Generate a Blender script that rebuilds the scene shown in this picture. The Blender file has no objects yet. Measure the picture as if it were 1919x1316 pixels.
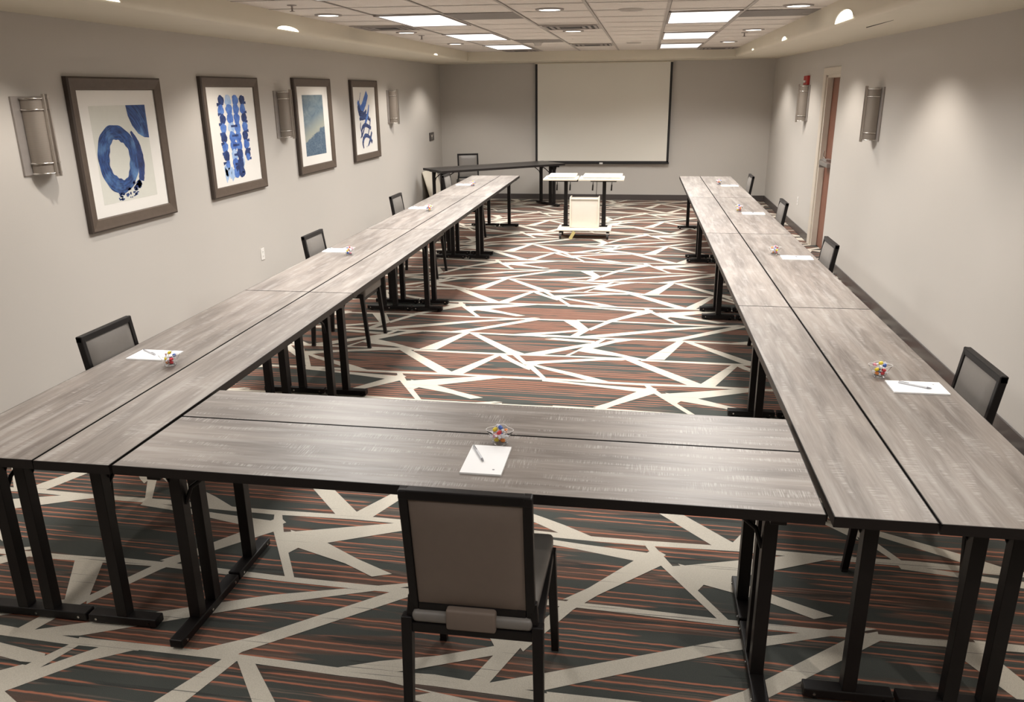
import bpy, bmesh, math, random
from mathutils import Vector, Matrix
random.seed(7)
PI = math.pi
C = bpy.context.scene.collection
scene = bpy.context.scene

# ------------------------------------------------------------------ camera
cam_d = bpy.data.cameras.new('camera')
cam = bpy.data.objects.new('camera', cam_d)
C.objects.link(cam)
_p, _y, _r = (math.radians(a) for a in (18.0414, -9.3671, -0.6802))
F_ = Vector((math.sin(_y)*math.cos(_p), math.cos(_y)*math.cos(_p), -math.sin(_p)))
R0 = Vector((math.cos(_y), -math.sin(_y), 0)); U0 = R0.cross(F_)
R_ = R0*math.cos(_r) + U0*math.sin(_r); U_ = -R0*math.sin(_r) + U0*math.cos(_r)
cam.matrix_world = Matrix(((R_.x, U_.x, -F_.x, 0), (R_.y, U_.y, -F_.y, 0), (R_.z, U_.z, -F_.z, 1.9264), (0, 0, 0, 1)))
cam_d.sensor_fit = 'HORIZONTAL'; cam_d.sensor_width = 36.0
cam_d.lens = 1491.3/1919*36.0
cam_d.clip_start = 0.05
scene.camera = cam

# ------------------------------------------------------------------ colour management, world
vs = scene.view_settings
vs.view_transform = 'Standard'; vs.look = 'None'; vs.gamma = 1; vs.use_curve_mapping = False
vs.exposure = 0.0
w = bpy.data.worlds.new('world'); scene.world = w; w.use_nodes = True
w.node_tree.nodes['Background'].inputs[0].default_value = (1.0, 0.93, 0.86, 1)
w.node_tree.nodes['Background'].inputs[1].default_value = 0.05

# strengths of the room's lamps
TROFFER_W = 52.0      # recessed fluorescent panels
DOWN_W = 20.0         # round downlights in the tile ceiling
WASH_W = 48.0         # downlights in the bulkheads
FAR_Y = 13.75
ROOM_BACK = -2.2

def area(name, loc, sx, sy, watts, col, spread):
    l = bpy.data.lights.new(name, 'AREA'); l.shape = 'RECTANGLE'; l.size = sx; l.size_y = sy
    l.energy = watts; l.color = col; l.spread = math.radians(spread)
    o = bpy.data.objects.new(name, l); C.objects.link(o); o.location = loc
    return o
def spot(name, loc, aim, watts, col, cone, blend, r=0.04):
    l = bpy.data.lights.new(name, 'SPOT'); l.energy = watts; l.color = col
    l.spot_size = math.radians(cone); l.spot_blend = blend; l.shadow_soft_size = r
    o = bpy.data.objects.new(name, l); C.objects.link(o); o.location = loc
    d = Vector(aim) - Vector(loc)
    o.rotation_euler = d.to_track_quat('-Z', 'Y').to_euler()
    return o

def zc(x, y=0): return 2.548 - 0.007*(x + 0.8)      # the ceiling sags a little to one side
COOL = (1.0, 0.975, 0.94); WARM = (1.0, 0.925, 0.84)
GX = [-2.32, -1.705, -1.09, -0.475, 0.14, 0.755, 1.37]
TROFFERS = [(-2.0125, 0.27), (0.4475, 0.42), (-2.0125, 2.71), (0.4475, 2.86), (-2.0125, 5.15), (-2.0125, 7.59), (-2.0125, 9.98), (-2.0125, 12.30),
            (0.4475, 5.30), (0.4475, 7.74), (0.4475, 10.25), (0.4475, 12.52)]
for k, (x, y) in enumerate(TROFFERS):
    area('troffer_light', (x, y, zc(x) - 0.03), 0.56, 1.14, TROFFER_W*(.3 if y < 1 else .3 if y < 3 else 1), COOL, 142)  # first four continue the pitch out of view; added, dimmed, to light the foreground
DOWNLIGHTS = [(-2.67, 6.9), (-2.62, 9.05), (-2.60, 11.33), (-0.785, 6.79), (-0.81, 9.22), (1.12, 6.88), (1.10, 9.45), (1.05, 11.68)]
for x, y in DOWNLIGHTS:
    spot('downlight_lamp', (x, y, zc(x) - 0.02), (x, y, 0), DOWN_W, COOL, 95, 0.6)
WASH_L = [(-3.0, y) for y in (1.9, 4.25, 6.7, 9.2, 11.6, 13.6)]
WASH_R = [(1.41, y) for y in (1.4, 3.9, 6.35, 8.95, 11.5, 13.5)]
for x, y in WASH_L:
    spot('bulkhead_lamp', (x, y, 2.385), (x - 0.12, y, 0), WASH_W, WARM, 128, 0.55)
for x, y in WASH_R:
    z = 2.355 + 0.0075*(y - 6.4)
    spot('bulkhead_lamp', (x, y, z - 0.03), (x + 0.12, y, 0), WASH_W, WARM, 127, 0.55)

# ------------------------------------------------------------------ mesh helpers
class MB:
    def __init__(s): s.v = []; s.f = []; s.m = []; s.sm = []
    def add(s, vs_, fs, mi=0, smooth=False):
        b = len(s.v); s.v += [tuple(v) for v in vs_]
        for f in fs: s.f.append([b+i for i in f]); s.m.append(mi); s.sm.append(smooth)
    def box(s, x0, x1, y0, y1, z0, z1, mi=0, M=None):
        v = [(x, y, z) for z in (z0, z1) for y in (y0, y1) for x in (x0, x1)]
        if M: v = [M @ Vector(p) for p in v]
        s.add(v, [(0,2,3,1), (4,5,7,6), (0,1,5,4), (2,6,7,3), (0,4,6,2), (1,3,7,5)], mi)
    def bar(s, a, b, w, h, mi=0, up=(0,0,1), w2=None, h2=None):
        a = Vector(a); b = Vector(b); d = (b-a).normalized(); u = Vector(up)
        if abs(d.dot(u)) > 0.95: u = Vector((0,1,0))
        sx = d.cross(u).normalized(); uz = sx.cross(d).normalized()
        w2 = w if w2 is None else w2; h2 = h if h2 is None else h2
        v = []
        for p, ww, hh in ((a, w, h), (b, w2, h2)):
            for i, j in ((-1,-1), (1,-1), (1,1), (-1,1)): v.append(p + sx*ww/2*i + uz*hh/2*j)
        s.add(v, [(3,2,1,0), (4,5,6,7), (0,1,5,4), (1,2,6,5), (2,3,7,6), (3,0,4,7)], mi)
    def tube(s, pts, r, n=10, mi=0, cap=True):
        pts = [Vector(p) for p in pts]; rings = []
        prev = None
        for i, p in enumerate(pts):
            d = (pts[min(i+1, len(pts)-1)] - pts[max(i-1, 0)]).normalized()
            u = prev if prev else (Vector((0,0,1)) if abs(d.z) < .9 else Vector((1,0,0)))
            sx = d.cross(u).normalized(); uz = sx.cross(d).normalized(); prev = uz
            rr = r[i] if isinstance(r, (list, tuple)) else r
            rings.append([p + sx*math.cos(t)*rr + uz*math.sin(t)*rr for t in [2*PI*k/n for k in range(n)]])
        v = [q for g in rings for q in g]; f = []
        for i in range(len(pts)-1):
            for k in range(n): f.append((i*n+k, i*n+(k+1) % n, (i+1)*n+(k+1) % n, (i+1)*n+k))
        s.add(v, f, mi, True)
        if cap: s.add(rings[0], [tuple(range(n))[::-1]], mi); s.add(rings[-1], [tuple(range(n))], mi)
    def lathe(s, prof, n=24, c=(0,0,0), mi=0, sx=1, sy=1, a0=0, a1=2*PI):
        full = abs(a1-a0-2*PI) < 1e-6; m = n if full else n+1
        v = [(c[0]+r*math.cos(a0+(a1-a0)*k/n)*sx, c[1]+r*math.sin(a0+(a1-a0)*k/n)*sy, c[2]+z) for r, z in prof for k in range(m)]
        f = []
        for i in range(len(prof)-1):
            for k in range(n): f.append((i*m+k, i*m+(k+1) % m, (i+1)*m+(k+1) % m, (i+1)*m+k))
        s.add(v, f, mi, True)
    def prism(s, poly, z0, z1, mi=0, M=None):
        n = len(poly); v = [(x, y, z0) for x, y in poly] + [(x, y, z1) for x, y in poly]
        if M: v = [M @ Vector(p) for p in v]
        s.add(v, [tuple(range(n))[::-1], tuple(range(n, 2*n))] + [(i, (i+1) % n, n+(i+1) % n, n+i) for i in range(n)], mi)
    def rbox(s, x0, x1, y0, y1, z0, z1, r, mi=0, M=None, seg=3):
        bm = bmesh.new()
        vv = [bm.verts.new((x, y, z)) for z in (z0, z1) for y in (y0, y1) for x in (x0, x1)]
        for f in ((0,2,3,1), (4,5,7,6), (0,1,5,4), (2,6,7,3), (0,4,6,2), (1,3,7,5)): bm.faces.new([vv[i] for i in f])
        bmesh.ops.bevel(bm, geom=bm.edges[:], offset=r, segments=seg, profile=.5, affect='EDGES')
        bm.verts.ensure_lookup_table()
        s.add([(M @ v.co) if M else v.co.copy() for v in bm.verts], [[v.index for v in f.verts] for f in bm.faces], mi, True)
        bm.free()
    def build(s, name, mats, parent=None, loc=(0,0,0), rz=0, bevel=0):
        me = bpy.data.meshes.new(name); me.from_pydata(s.v, [], s.f)
        for m in (mats if isinstance(mats, (list, tuple)) else [mats]): me.materials.append(m)
        for p, mi, sm in zip(me.polygons, s.m, s.sm): p.material_index = mi; p.use_smooth = sm
        bm = bmesh.new(); bm.from_mesh(me); bmesh.ops.recalc_face_normals(bm, faces=bm.faces[:]); bm.to_mesh(me); bm.free()
        o = bpy.data.objects.new(name, me); C.objects.link(o); o.location = loc; o.rotation_euler = (0, 0, rz)
        if parent: o.parent = parent
        if bevel:
            b = o.modifiers.new('bevel', 'BEVEL'); b.width = bevel; b.segments = 2; b.limit_method = 'ANGLE'
        return o
def tag(o, label, cat, group=None):
    o['label'] = label; o['category'] = cat
    if group: o['group'] = group
    return o
def struct(o): o['kind'] = 'structure'; return o
def empty(name, loc=(0,0,0), rz=0):
    o = bpy.data.objects.new(name, None); C.objects.link(o); o.location = loc; o.rotation_euler = (0,0,rz)
    o.empty_display_size = 0.1
    return o
def copy_tree(o, parent=None):
    c = o.copy(); C.objects.link(c); c.parent = parent
    for ch in list(o.children): copy_tree(ch, c)
    return c

# ------------------------------------------------------------------ materials
class N:
    """small node-graph helper"""
    def __init__(s, name):
        s.mat = bpy.data.materials.new(name); s.mat.use_nodes = True
        s.t = s.mat.node_tree; s.b = s.t.nodes['Principled BSDF']
    def n(s, typ, **k):
        nd = s.t.nodes.new(typ)
        for a, v in k.items(): setattr(nd, a, v)
        return nd
    def l(s, a, b): s.t.links.new(a, b)
    def coord(s, kind='Object'): return s.n('ShaderNodeTexCoord').outputs[kind]
    def mapping(s, v, scale=(1,1,1), loc=(0,0,0), rot=(0,0,0)):
        m = s.n('ShaderNodeMapping'); m.inputs['Scale'].default_value = scale; m.inputs['Location'].default_value = loc
        m.inputs['Rotation'].default_value = rot; s.l(v, m.inputs[0]); return m.outputs[0]
    def noise(s, v, scale=5, detail=3, rough=.5, dist=0):
        m = s.n('ShaderNodeTexNoise'); m.inputs['Scale'].default_value = scale; m.inputs['Detail'].default_value = detail
        m.inputs['Roughness'].default_value = rough; m.inputs['Distortion'].default_value = dist
        s.l(v, m.inputs['Vector']); return m.outputs['Fac']
    def math(s, op, a, b=None, c=None, clamp=False):
        m = s.n('ShaderNodeMath', operation=op); m.use_clamp = clamp
        for i, x in enumerate((a, b, c)):
            if x is None: continue
            if isinstance(x, (int, float)): m.inputs[i].default_value = x
            else: s.l(x, m.inputs[i])
        return m.outputs[0]
    def step(s, v, a, b):
        m = s.n('ShaderNodeMapRange'); m.clamp = True; m.inputs[1].default_value = a; m.inputs[2].default_value = b
        s.l(v, m.inputs[0]); return m.outputs[0]
    def mix(s, f, a, b):
        m = s.n('ShaderNodeMix', data_type='RGBA')
        if isinstance(f, (int, float)): m.inputs[0].default_value = f
        else: s.l(f, m.inputs[0])
        for i, x in ((6, a), (7, b)):
            if isinstance(x, tuple): m.inputs[i].default_value = (*x, 1)
            else: s.l(x, m.inputs[i])
        return m.outputs[2]
    def sep(s, v):
        m = s.n('ShaderNodeSeparateXYZ'); s.l(v, m.inputs[0]); return m.outputs
    def comb(s, x, y, z=0.0):
        m = s.n('ShaderNodeCombineXYZ')
        for i, a in enumerate((x, y, z)):
            if isinstance(a, (int, float)): m.inputs[i].default_value = a
            else: s.l(a, m.inputs[i])
        return m.outputs[0]
    def bump(s, h, strength=.2, dist=.01):
        m = s.n('ShaderNodeBump'); m.inputs['Strength'].default_value = strength; m.inputs['Distance'].default_value = dist
        s.l(h, m.inputs['Height']); s.l(m.outputs[0], s.b.inputs['Normal'])
    def base(s, c):
        if isinstance(c, tuple): s.b.inputs['Base Color'].default_value = (*c, 1)
        else: s.l(c, s.b.inputs['Base Color'])
    def set(s, rough=.5, metal=0, spec=.5, **k):
        s.b.inputs['Roughness'].default_value = rough; s.b.inputs['Metallic'].default_value = metal
        s.b.inputs['Specular IOR Level'].default_value = spec
        for a, v in k.items(): s.b.inputs[a.replace('_', ' ')].default_value = v
        return s.mat
def plain(name, c, rough=.5, metal=0, spec=.5, var=.06, scale=30, bump=0):
    g = N(name); v = g.coord(); nz = g.noise(v, scale, 2)
    g.base(g.mix(nz, tuple(x*(1-var) for x in c), tuple(min(1, x*(1+var)) for x in c)))
    if bump: g.bump(g.noise(v, scale*6, 2), bump, .002)
    return g.set(rough, metal, spec)

M = {}
g = N('wall_paint'); v = g.coord()
g.base(g.mix(g.noise(v, 1.2, 2), (.50, .475, .44), (.53, .50, .465))); g.bump(g.noise(v, 160, 2), .12, .002); M['wall'] = g.set(.75, spec=.25)
M['bulkhead'] = plain('bulkhead_paint', (.66, .61, .50), .6, spec=.3, var=.03, scale=3)
g = N('ceiling_tile'); v = g.coord(); fine = g.noise(v, 220, 2)
g.base(g.mix(g.step(fine, .35, .6), (.62, .575, .525), (.74, .69, .64))); g.bump(fine, .2, .002); M['tile'] = g.set(.9, spec=.1)
M['tile_grey'] = plain('return_tile', (.22, .20, .185), .8, scale=80)
M['grid'] = plain('ceiling_grid', (.42, .385, .35), .6)
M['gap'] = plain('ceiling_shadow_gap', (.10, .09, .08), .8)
M['base'] = plain('rubber_baseboard', (.058, .048, .046), .42, spec=.8)
M['black'] = plain('black_powder_metal', (.008, .0065, .0065), .42, spec=.28, var=.15)
M['edge'] = plain('black_table_edge', (.012, .0095, .009), .45, spec=.3)
M['steel'] = plain('bright_steel', (.6, .58, .55), .25, 1)
M['brushed'] = plain('brushed_nickel', (.50, .46, .42), .33, .9, var=.1)
M['sconce_plate'] = plain('sconce_plate', (.36, .33, .31), .45, .5)
g = N('sconce_mesh_screen'); v = g.coord(); sp = g.sep(v)
w1 = g.math('SINE', g.math('MULTIPLY', sp[2], 1400)); 
g.base(g.mix(g.step(w1, -.5, .5), (.24, .205, .175), (.34, .30, .26))); M['screen_mesh'] = g.set(.4, .4)
g = N('vinyl_upholstery'); v = g.coord()
g.base(g.mix(g.noise(v, 60, 3), (.172, .158, .144), (.19, .175, .16))); g.bump(g.noise(v, 500, 2), .15, .001); M['vinyl'] = g.set(.42, spec=.5)
M['pad_back'] = plain('vinyl_upholstery_taupe', (.185, .145, .12), .55, spec=.35, var=.05)
M['paper'] = plain('white_paper', (.92, .92, .92), .7, var=.01)
M['print_grey'] = plain('grey_ink', (.38, .38, .40), .7)
M['pen_body'] = plain('pen_plastic', (.62, .63, .66), .3)
M['pen_dark'] = plain('pen_grip', (.22, .22, .24), .35)
M['frame'] = None
g = N('frame_wood'); v = g.coord()
g.base(g.mix(g.noise(g.mapping(v, (20, 6, 6)), 4, 4, .6), (.082, .060, .046), (.125, .096, .075))); M['frame'] = g.set(.42, spec=.4)
M['frame_dark'] = plain('frame_outer_edge', (.05, .036, .028), .5)
M['mat'] = plain('picture_mat', (.80, .78, .74), .6, var=.01)
M['white_lam'] = plain('white_laminate', (.86, .80, .68), .45, var=.015)
M['cream_box'] = plain('cream_cabinet_enamel', (.78, .72, .63), .45, var=.015)
M['lip'] = plain('cabinet_lip_shade', (.5, .46, .38), .4)
M['rubber'] = plain('caster_rubber', (.03, .028, .028), .5)
M['strap'] = plain('yellow_strap', (.62, .52, .22), .6)
M['screen'] = plain('projection_fabric', (.74, .715, .65), .85, spec=.1, var=.01, scale=2)
M['screen_border'] = plain('screen_black_border', (.012, .011, .012), .7)
M['white_plastic'] = plain('white_plastic', (.75, .73, .70), .4, var=.01)
M['red'] = plain('alarm_red', (.42, .03, .025), .4)
M['trim_paint'] = plain('door_frame_paint', (.60, .54, .46), .45, var=.02)
g = N('door_wood'); v = g.coord()
g.base(g.mix(g.noise(g.mapping(v, (30, 30, 2)), 3, 4), (.17, .065, .042), (.24, .10, .065))); M['door'] = g.set(.35, spec=.5)
M['alu'] = plain('anodised_bar', (.42, .40, .38), .35, .8)
M['sign'] = plain('dark_sign', (.035, .028, .026), .4)
M['glyph'] = plain('sign_glyph', (.6, .57, .52), .5)
M['vent_dark'] = plain('diffuser_core', (.02, .017, .016), .7)
M['vent'] = plain('diffuser_blade', (.30, .27, .25), .6)

g = N('clear_plastic'); M['clear'] = g.set(.08, spec=.5, Transmission_Weight=1.0, IOR=1.07); g.base((.97, .97, .97))
M['rim'] = plain('cup_rim_highlight', (.85, .84, .84), .2)
def emis(name, c, s):
    g = N(name); v = g.coord(); g.base((.8, .8, .8)); nz = g.noise(v, 8, 1)
    g.l(g.mix(nz, c, tuple(x*.97 for x in c)), g.b.inputs['Emission Color']); g.b.inputs['Emission Strength'].default_value = s
    return g.set(.5)
M['lamp'] = emis('downlight_glow', (1.0, .95, .86), 3.0)
M['painted_glow'] = emis('scallop_glow', (1.0, .96, .82), 2.2)  # emission paints the light scallops on the bulkhead face
g = N('louvre_diffuser'); v = g.coord(); sp = g.sep(v)
wv = g.math('SINE', g.math('MULTIPLY', sp[1], 2*PI/0.145)); 
g.l(g.mix(g.step(wv, .55, .95), (1.0, .985, .96), (.72, .72, .70)), g.b.inputs['Emission Color']); g.b.inputs['Emission Strength'].default_value = 1.6
g.base((.8, .8, .8)); M['diffuser'] = g.set(.4)

# grey weathered-oak laminate; the grain runs along each top's own length (local Y)
g = N('grey_oak_laminate')
oi = g.n('ShaderNodeObjectInfo'); co = g.coord()
off = g.n('ShaderNodeVectorMath', operation='MULTIPLY'); g.l(oi.outputs['Location'], off.inputs[0]); off.inputs[1].default_value = (3.1, 1.7, 0)
ad = g.n('ShaderNodeVectorMath', operation='ADD'); g.l(co, ad.inputs[0]); g.l(off.outputs[0], ad.inputs[1]); v = ad.outputs[0]
broad = g.noise(g.mapping(v, (9, 1.1, 1)), 1.3, 3, .55, .3)
grain = g.noise(g.mapping(v, (60, 3.2, 1)), 2, 4, .65)
patch = g.noise(g.mapping(v, (16, 1.0, 1)), 1.6, 2, .5)
scr = g.noise(g.mapping(v, (9, 170, 1), rot=(0, 0, .12)), 1.4, 2, .6)
blk = g.noise(g.mapping(v, (24, 3.5, 1)), 1.2, 1, .5)
c1 = g.mix(g.step(broad, .38, .62), (.108, .086, .072), (.205, .172, .148))
c2 = g.mix(g.math('MULTIPLY', g.step(grain, .42, .72), .36), c1, (.34, .31, .28))
m3 = g.math('MULTIPLY', g.math('MULTIPLY', g.step(scr, .47, .62), g.step(blk, .52, .66)), .55)
c3 = g.mix(m3, c2, (.46, .435, .41))
c4 = g.mix(g.math('MULTIPLY', g.step(patch, .55, .70), .40), c3, (.37, .345, .32))
g.base(c4); g.bump(grain, .04, .001)
M['laminate'] = g.set(.44, spec=1.0, IOR=1.62)

# patterned carpet: striped ground
def streaks(g, v):
    a = g.noise(g.mapping(v, (.55, 9.5, 1), rot=(0, 0, -.16)), 2.2, 3, .6)
    return g.step(a, .60, .64)
g = N('carpet_ground'); v = g.coord(); sp = g.sep(v)
yy = g.math('ADD', g.math('ADD', sp[1], g.math('MULTIPLY', sp[0], .016)), g.math('MULTIPLY', g.math('SUBTRACT', g.noise(g.mapping(v, (6, 6, 1)), 3, 2), .5), .008))
line = g.math('FRACT', g.math('MULTIPLY', yy, 1/0.037))
lm = g.math('MULTIPLY', g.step(line, .0, .08), g.math('SUBTRACT', 1.0, g.step(line, .22, .30)))
grp = g.noise(g.comb(g.math('MULTIPLY', sp[0], .55), g.math('MULTIPLY', yy, 8.0)), 1.35, 2, .5)
gm = g.step(grp, .445, .475)
brk = g.step(g.noise(g.comb(g.math('MULTIPLY', sp[0], 1.3), g.math('MULTIPLY', yy, 27)), 1.0, 2), .36, .42)
brown = g.step(g.noise(g.comb(g.math('MULTIPLY', sp[0], .5), g.math('MULTIPLY', yy, 3.4), 7.0), 1.4, 2), .42, .54)
pile = g.noise(v, 420, 2, .7)
ground = g.mix(g.math('MULTIPLY', brown, gm), (.052, .060, .056), (.095, .060, .047))
fin = g.noise(g.comb(g.math('MULTIPLY', sp[0], 1.2), g.math('MULTIPLY', yy, 75)), 1.0, 2, .6)
ground = g.mix(g.math('MULTIPLY', g.math('MULTIPLY', g.step(fin, .50, .62), gm), .55), ground, (.20, .145, .115))
col = g.mix(g.math('MULTIPLY', g.math('MULTIPLY', lm, gm), brk), ground, (.42, .155, .095))
col = g.mix(g.math('MULTIPLY', streaks(g, v), .92), col, (.030, .036, .035))
col = g.mix(g.math('MULTIPLY', g.step(pile, .3, .75), .22), col, (.22, .19, .16))
g.base(col); g.bump(pile, .5, .004); M['carpet'] = g.set(.95, spec=.08)
g = N('carpet_cream_bands'); v = g.coord(); pile = g.noise(v, 420, 2, .7)
st = g.step(g.noise(g.mapping(v, (.5, 40, 1), rot=(0, 0, -.16)), 2.2, 2, .6), .66, .70)
col = g.mix(g.step(pile, .3, .75), (.47, .43, .36), (.66, .615, .53)); g.base(g.mix(g.math('MULTIPLY', st, .85), col, (.10, .105, .10)))
g.bump(pile, .5, .004); M['cream'] = g.set(.95, spec=.08)

# ------------------------------------------------------------------ room shell
XL, XRN, XRF, YF = -3.764, 2.100, 2.158, 15.0
JOG = 9.74
LX, LY = (1.765, -0.028), (-0.012, 2.045)      # the carpet's repeat
BANDS = [
    [(-1.769, 5.262), (-1.727, 5.262), (-1.321, 5.268), (-0.895, 5.255), (-0.562, 5.258), (-0.176, 5.237), (0.084, 5.233), (0.083, 5.194), (-0.174, 5.197), (-0.557, 5.213), (-0.889, 5.216), (-1.312, 5.231), (-1.714, 5.22), (-1.756, 5.222)],
    [(-0.65, 5.228), (-0.475, 5.201), (-0.226, 5.166), (0.106, 5.132), (0.135, 5.078), (0.061, 5.054), (-0.239, 5.121), (-0.472, 5.165), (-0.645, 5.188)],
    [(-0.746, 5.543), (-0.668, 5.5), (-0.412, 5.371), (-0.313, 5.318), (-0.168, 5.227), (-0.197, 5.201), (-0.29, 5.216), (-0.438, 5.314), (-0.66, 5.439), (-0.773, 5.527)],
    [(-0.833, 5.592), (-0.736, 5.622), (-0.683, 5.629), (-0.232, 5.758), (-0.074, 5.783), (-0.032, 5.751), (-0.105, 5.71), (-0.229, 5.7), (-0.676, 5.57), (-0.725, 5.538), (-0.774, 5.471)],
    [(-0.814, 5.522), (-0.755, 5.517), (-0.619, 5.244), (-0.654, 5.239)],
    [(-1.739, 5.778), (-1.068, 5.769), (-0.619, 5.774), (-0.36, 5.776), (0.084, 5.766), (0.084, 5.734), (-0.357, 5.742), (-0.615, 5.739), (-1.061, 5.729), (-1.729, 5.742)],
    [(-0.098, 5.743), (-0.032, 5.772), (0.203, 5.527), (0.453, 5.264), (0.48, 5.219), (0.375, 5.21), (0.139, 5.471)],
    [(-1.365, 5.314), (-1.331, 5.311), (-1.26, 5.255), (-1.33, 5.239)],
    [(0.421, 5.222), (0.446, 5.276), (0.698, 5.72), (0.749, 5.721), (0.531, 5.222)],
    [(-1.066, 5.756), (-1.003, 5.744), (-0.904, 5.614), (-0.763, 5.453), (-0.764, 5.403), (-0.811, 5.442), (-1.004, 5.649)],
    [(-0.454, 5.894), (-0.393, 6.01), (-0.338, 5.974), (-0.179, 5.895), (-0.041, 5.811), (0.076, 5.752), (0.018, 5.736), (-0.159, 5.81), (-0.348, 5.852)],
    [(-0.546, 5.766), (-0.457, 5.922), (-0.381, 6.085), (-0.283, 6.24), (-0.247, 6.238), (-0.357, 5.986), (-0.453, 5.883), (-0.512, 5.765)],
    [(-0.373, 5.97), (-0.386, 6.026), (-0.157, 6.243), (-0.005, 6.25), (-0.171, 6.15), (-0.347, 5.973)],
    [(-0.86, 5.776), (-0.636, 5.931), (-0.382, 6.106), (-0.347, 6.105), (-0.378, 6.042), (-0.701, 5.774), (-0.668, 5.765), (-0.838, 5.743)],
    [(-1.005, 6.258), (-0.673, 6.273), (-0.757, 6.231), (-0.342, 6.171), (-0.312, 6.124), (-0.401, 6.119), (-0.75, 6.176), (-0.666, 6.211), (-0.873, 6.249)],
    [(-2.045, 6.301), (-1.421, 6.298), (-1.009, 6.283), (-0.676, 6.299), (-0.284, 6.265), (-0.014, 6.267), (-0.013, 6.234), (-0.282, 6.228), (-0.666, 6.243), (-1.003, 6.245), (-1.413, 6.263), (-2.035, 6.269)],
    [(-0.493, 6.252), (-0.486, 6.284), (-0.289, 6.365), (0.318, 6.624), (0.848, 6.784), (0.902, 6.777), (0.711, 6.706), (0.316, 6.557), (-0.285, 6.28)],
    [(0.173, 6.254), (0.372, 6.371), (0.805, 6.724), (0.901, 6.763), (0.895, 6.708), (0.368, 6.284), (0.35, 6.257)],
    [(0.319, 6.247), (0.374, 6.242), (0.208, 5.763), (0.059, 5.75)],
    [(-1.415, 6.292), (-1.341, 6.281), (-0.95, 5.854), (-0.831, 5.758), (-0.925, 5.746), (-0.999, 5.778)],
    [(-0.963, 5.769), (-0.899, 5.749), (-0.781, 5.526), (-0.822, 5.521)],
    [(-2.299, 6.817), (-1.821, 6.804), (-1.423, 6.783), (-1.107, 6.776), (-0.728, 6.774), (-0.272, 6.782), (-0.271, 6.746), (-0.719, 6.735), (-1.101, 6.74), (-1.416, 6.747), (-1.811, 6.767), (-2.29, 6.787)],
    [(-0.658, 6.757), (-0.519, 6.752), (-0.399, 6.483), (-0.485, 6.271), (-0.562, 6.256), (-0.481, 6.449)],
    [(-1.028, 6.281), (-0.885, 6.337), (-0.686, 6.395), (-0.483, 6.482), (-0.47, 6.434), (-0.766, 6.307), (-0.876, 6.271)],
    [(-0.419, 6.507), (-0.272, 6.768), (0.085, 7.218), (0.136, 7.173), (-0.231, 6.73), (-0.388, 6.461)],
    [(0.046, 5.224), (0.087, 5.216), (0.182, 5.028), (0.388, 4.683), (0.35, 4.678), (0.105, 5.074)],
    [(-1.611, 5.069), (-1.542, 5.085), (-1.053, 5.239), (-0.816, 5.26), (-0.966, 5.201), (-1.467, 4.96), (-1.499, 4.906), (-1.565, 4.996)],
    [(0.185, 7.112), (0.342, 7.062), (0.578, 6.924), (0.76, 6.836), (0.682, 6.805), (0.537, 6.883), (0.281, 6.973)],
    [(-0.264, 4.746), (-0.176, 4.748), (0.142, 5.058), (0.128, 5.141), (0.083, 5.082)],
]
def clip(poly, a, b, c):      # keep a*x+b*y<=c
    out = []
    for i in range(len(poly)):
        p, q = poly[i], poly[(i+1) % len(poly)]
        dp, dq = a*p[0]+b*p[1]-c, a*q[0]+b*q[1]-c
        if dp <= 0: out.append(p)
        if dp*dq < 0:
            t = dp/(dp-dq); out.append((p[0]+t*(q[0]-p[0]), p[1]+t*(q[1]-p[1])))
    return out
mb = MB()
mb.add([(XL-.1, ROOM_BACK-.1, 0), (2.6, ROOM_BACK-.1, 0), (2.6, YF+.1, 0), (XL-.1, YF+.1, 0)], [(0,1,2,3)], 0)
cnt = 0
for i in range(-4, 6):
    for j in range(-5, 7):
        for bi, b in enumerate(BANDS):
            p = [(x + i*LX[0] + j*LY[0], y + i*LX[1] + j*LY[1]) for x, y in b]
            for h in ((-1,0,-XL), (1,0,XRF+.1), (0,-1,-ROOM_BACK), (0,1,YF)):
                if p: p = clip(p, *h)
            if len(p) >= 3:
                z = .0008 + bi*.00004 + ((i % 2) + 2*(j % 2))*.00001
                mb.add([(x, y, z) for x, y in p], [tuple(range(len(p)))], 1)
floor = struct(mb.build('floor', [M['carpet'], M['cream']]))

def wall(name, poly_boxes, mat=M['wall']):
    m = MB()
    for b in poly_boxes: m.box(*b)
    return struct(m.build(name, mat))
wall('wall_left', [(XL-.12, XL, ROOM_BACK, YF, 0, 2.75)])
wall('wall_far', [(XL-.12, 2.6, YF, YF+.12, 0, 2.75)])
wall('wall_back', [(XL-.12, 2.6, ROOM_BACK-.12, ROOM_BACK, 0, 2.75)])
# right wall: near run, then (set back 6 cm) the run with the door opening y 9.80..10.70
wall('wall_right', [(XRN, XRN+.3, ROOM_BACK, JOG, 0, 2.75), (XRF, XRF+.3, 10.70, YF, 0, 2.75),
                    (XRF, XRF+.3, JOG, 10.70, 2.085, 2.75), (XRF, XRF+.3, JOG, 9.80, 0, 2.085)])
# baseboards
def strip(name, *b):
    m = MB(); m.box(*b); return struct(m.build(name, M['base'], bevel=.003))
strip('baseboard_left', XL, XL+.012, ROOM_BACK, YF, 0, .103)
strip('baseboard_far', XL, XRF, YF-.012, YF, 0, .103)
strip('baseboard_right', XRN-.012, XRN, ROOM_BACK, JOG, 0, .103)
strip('baseboard_right_far', XRF-.012, XRF, 10.86, YF, 0, .103)
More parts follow.
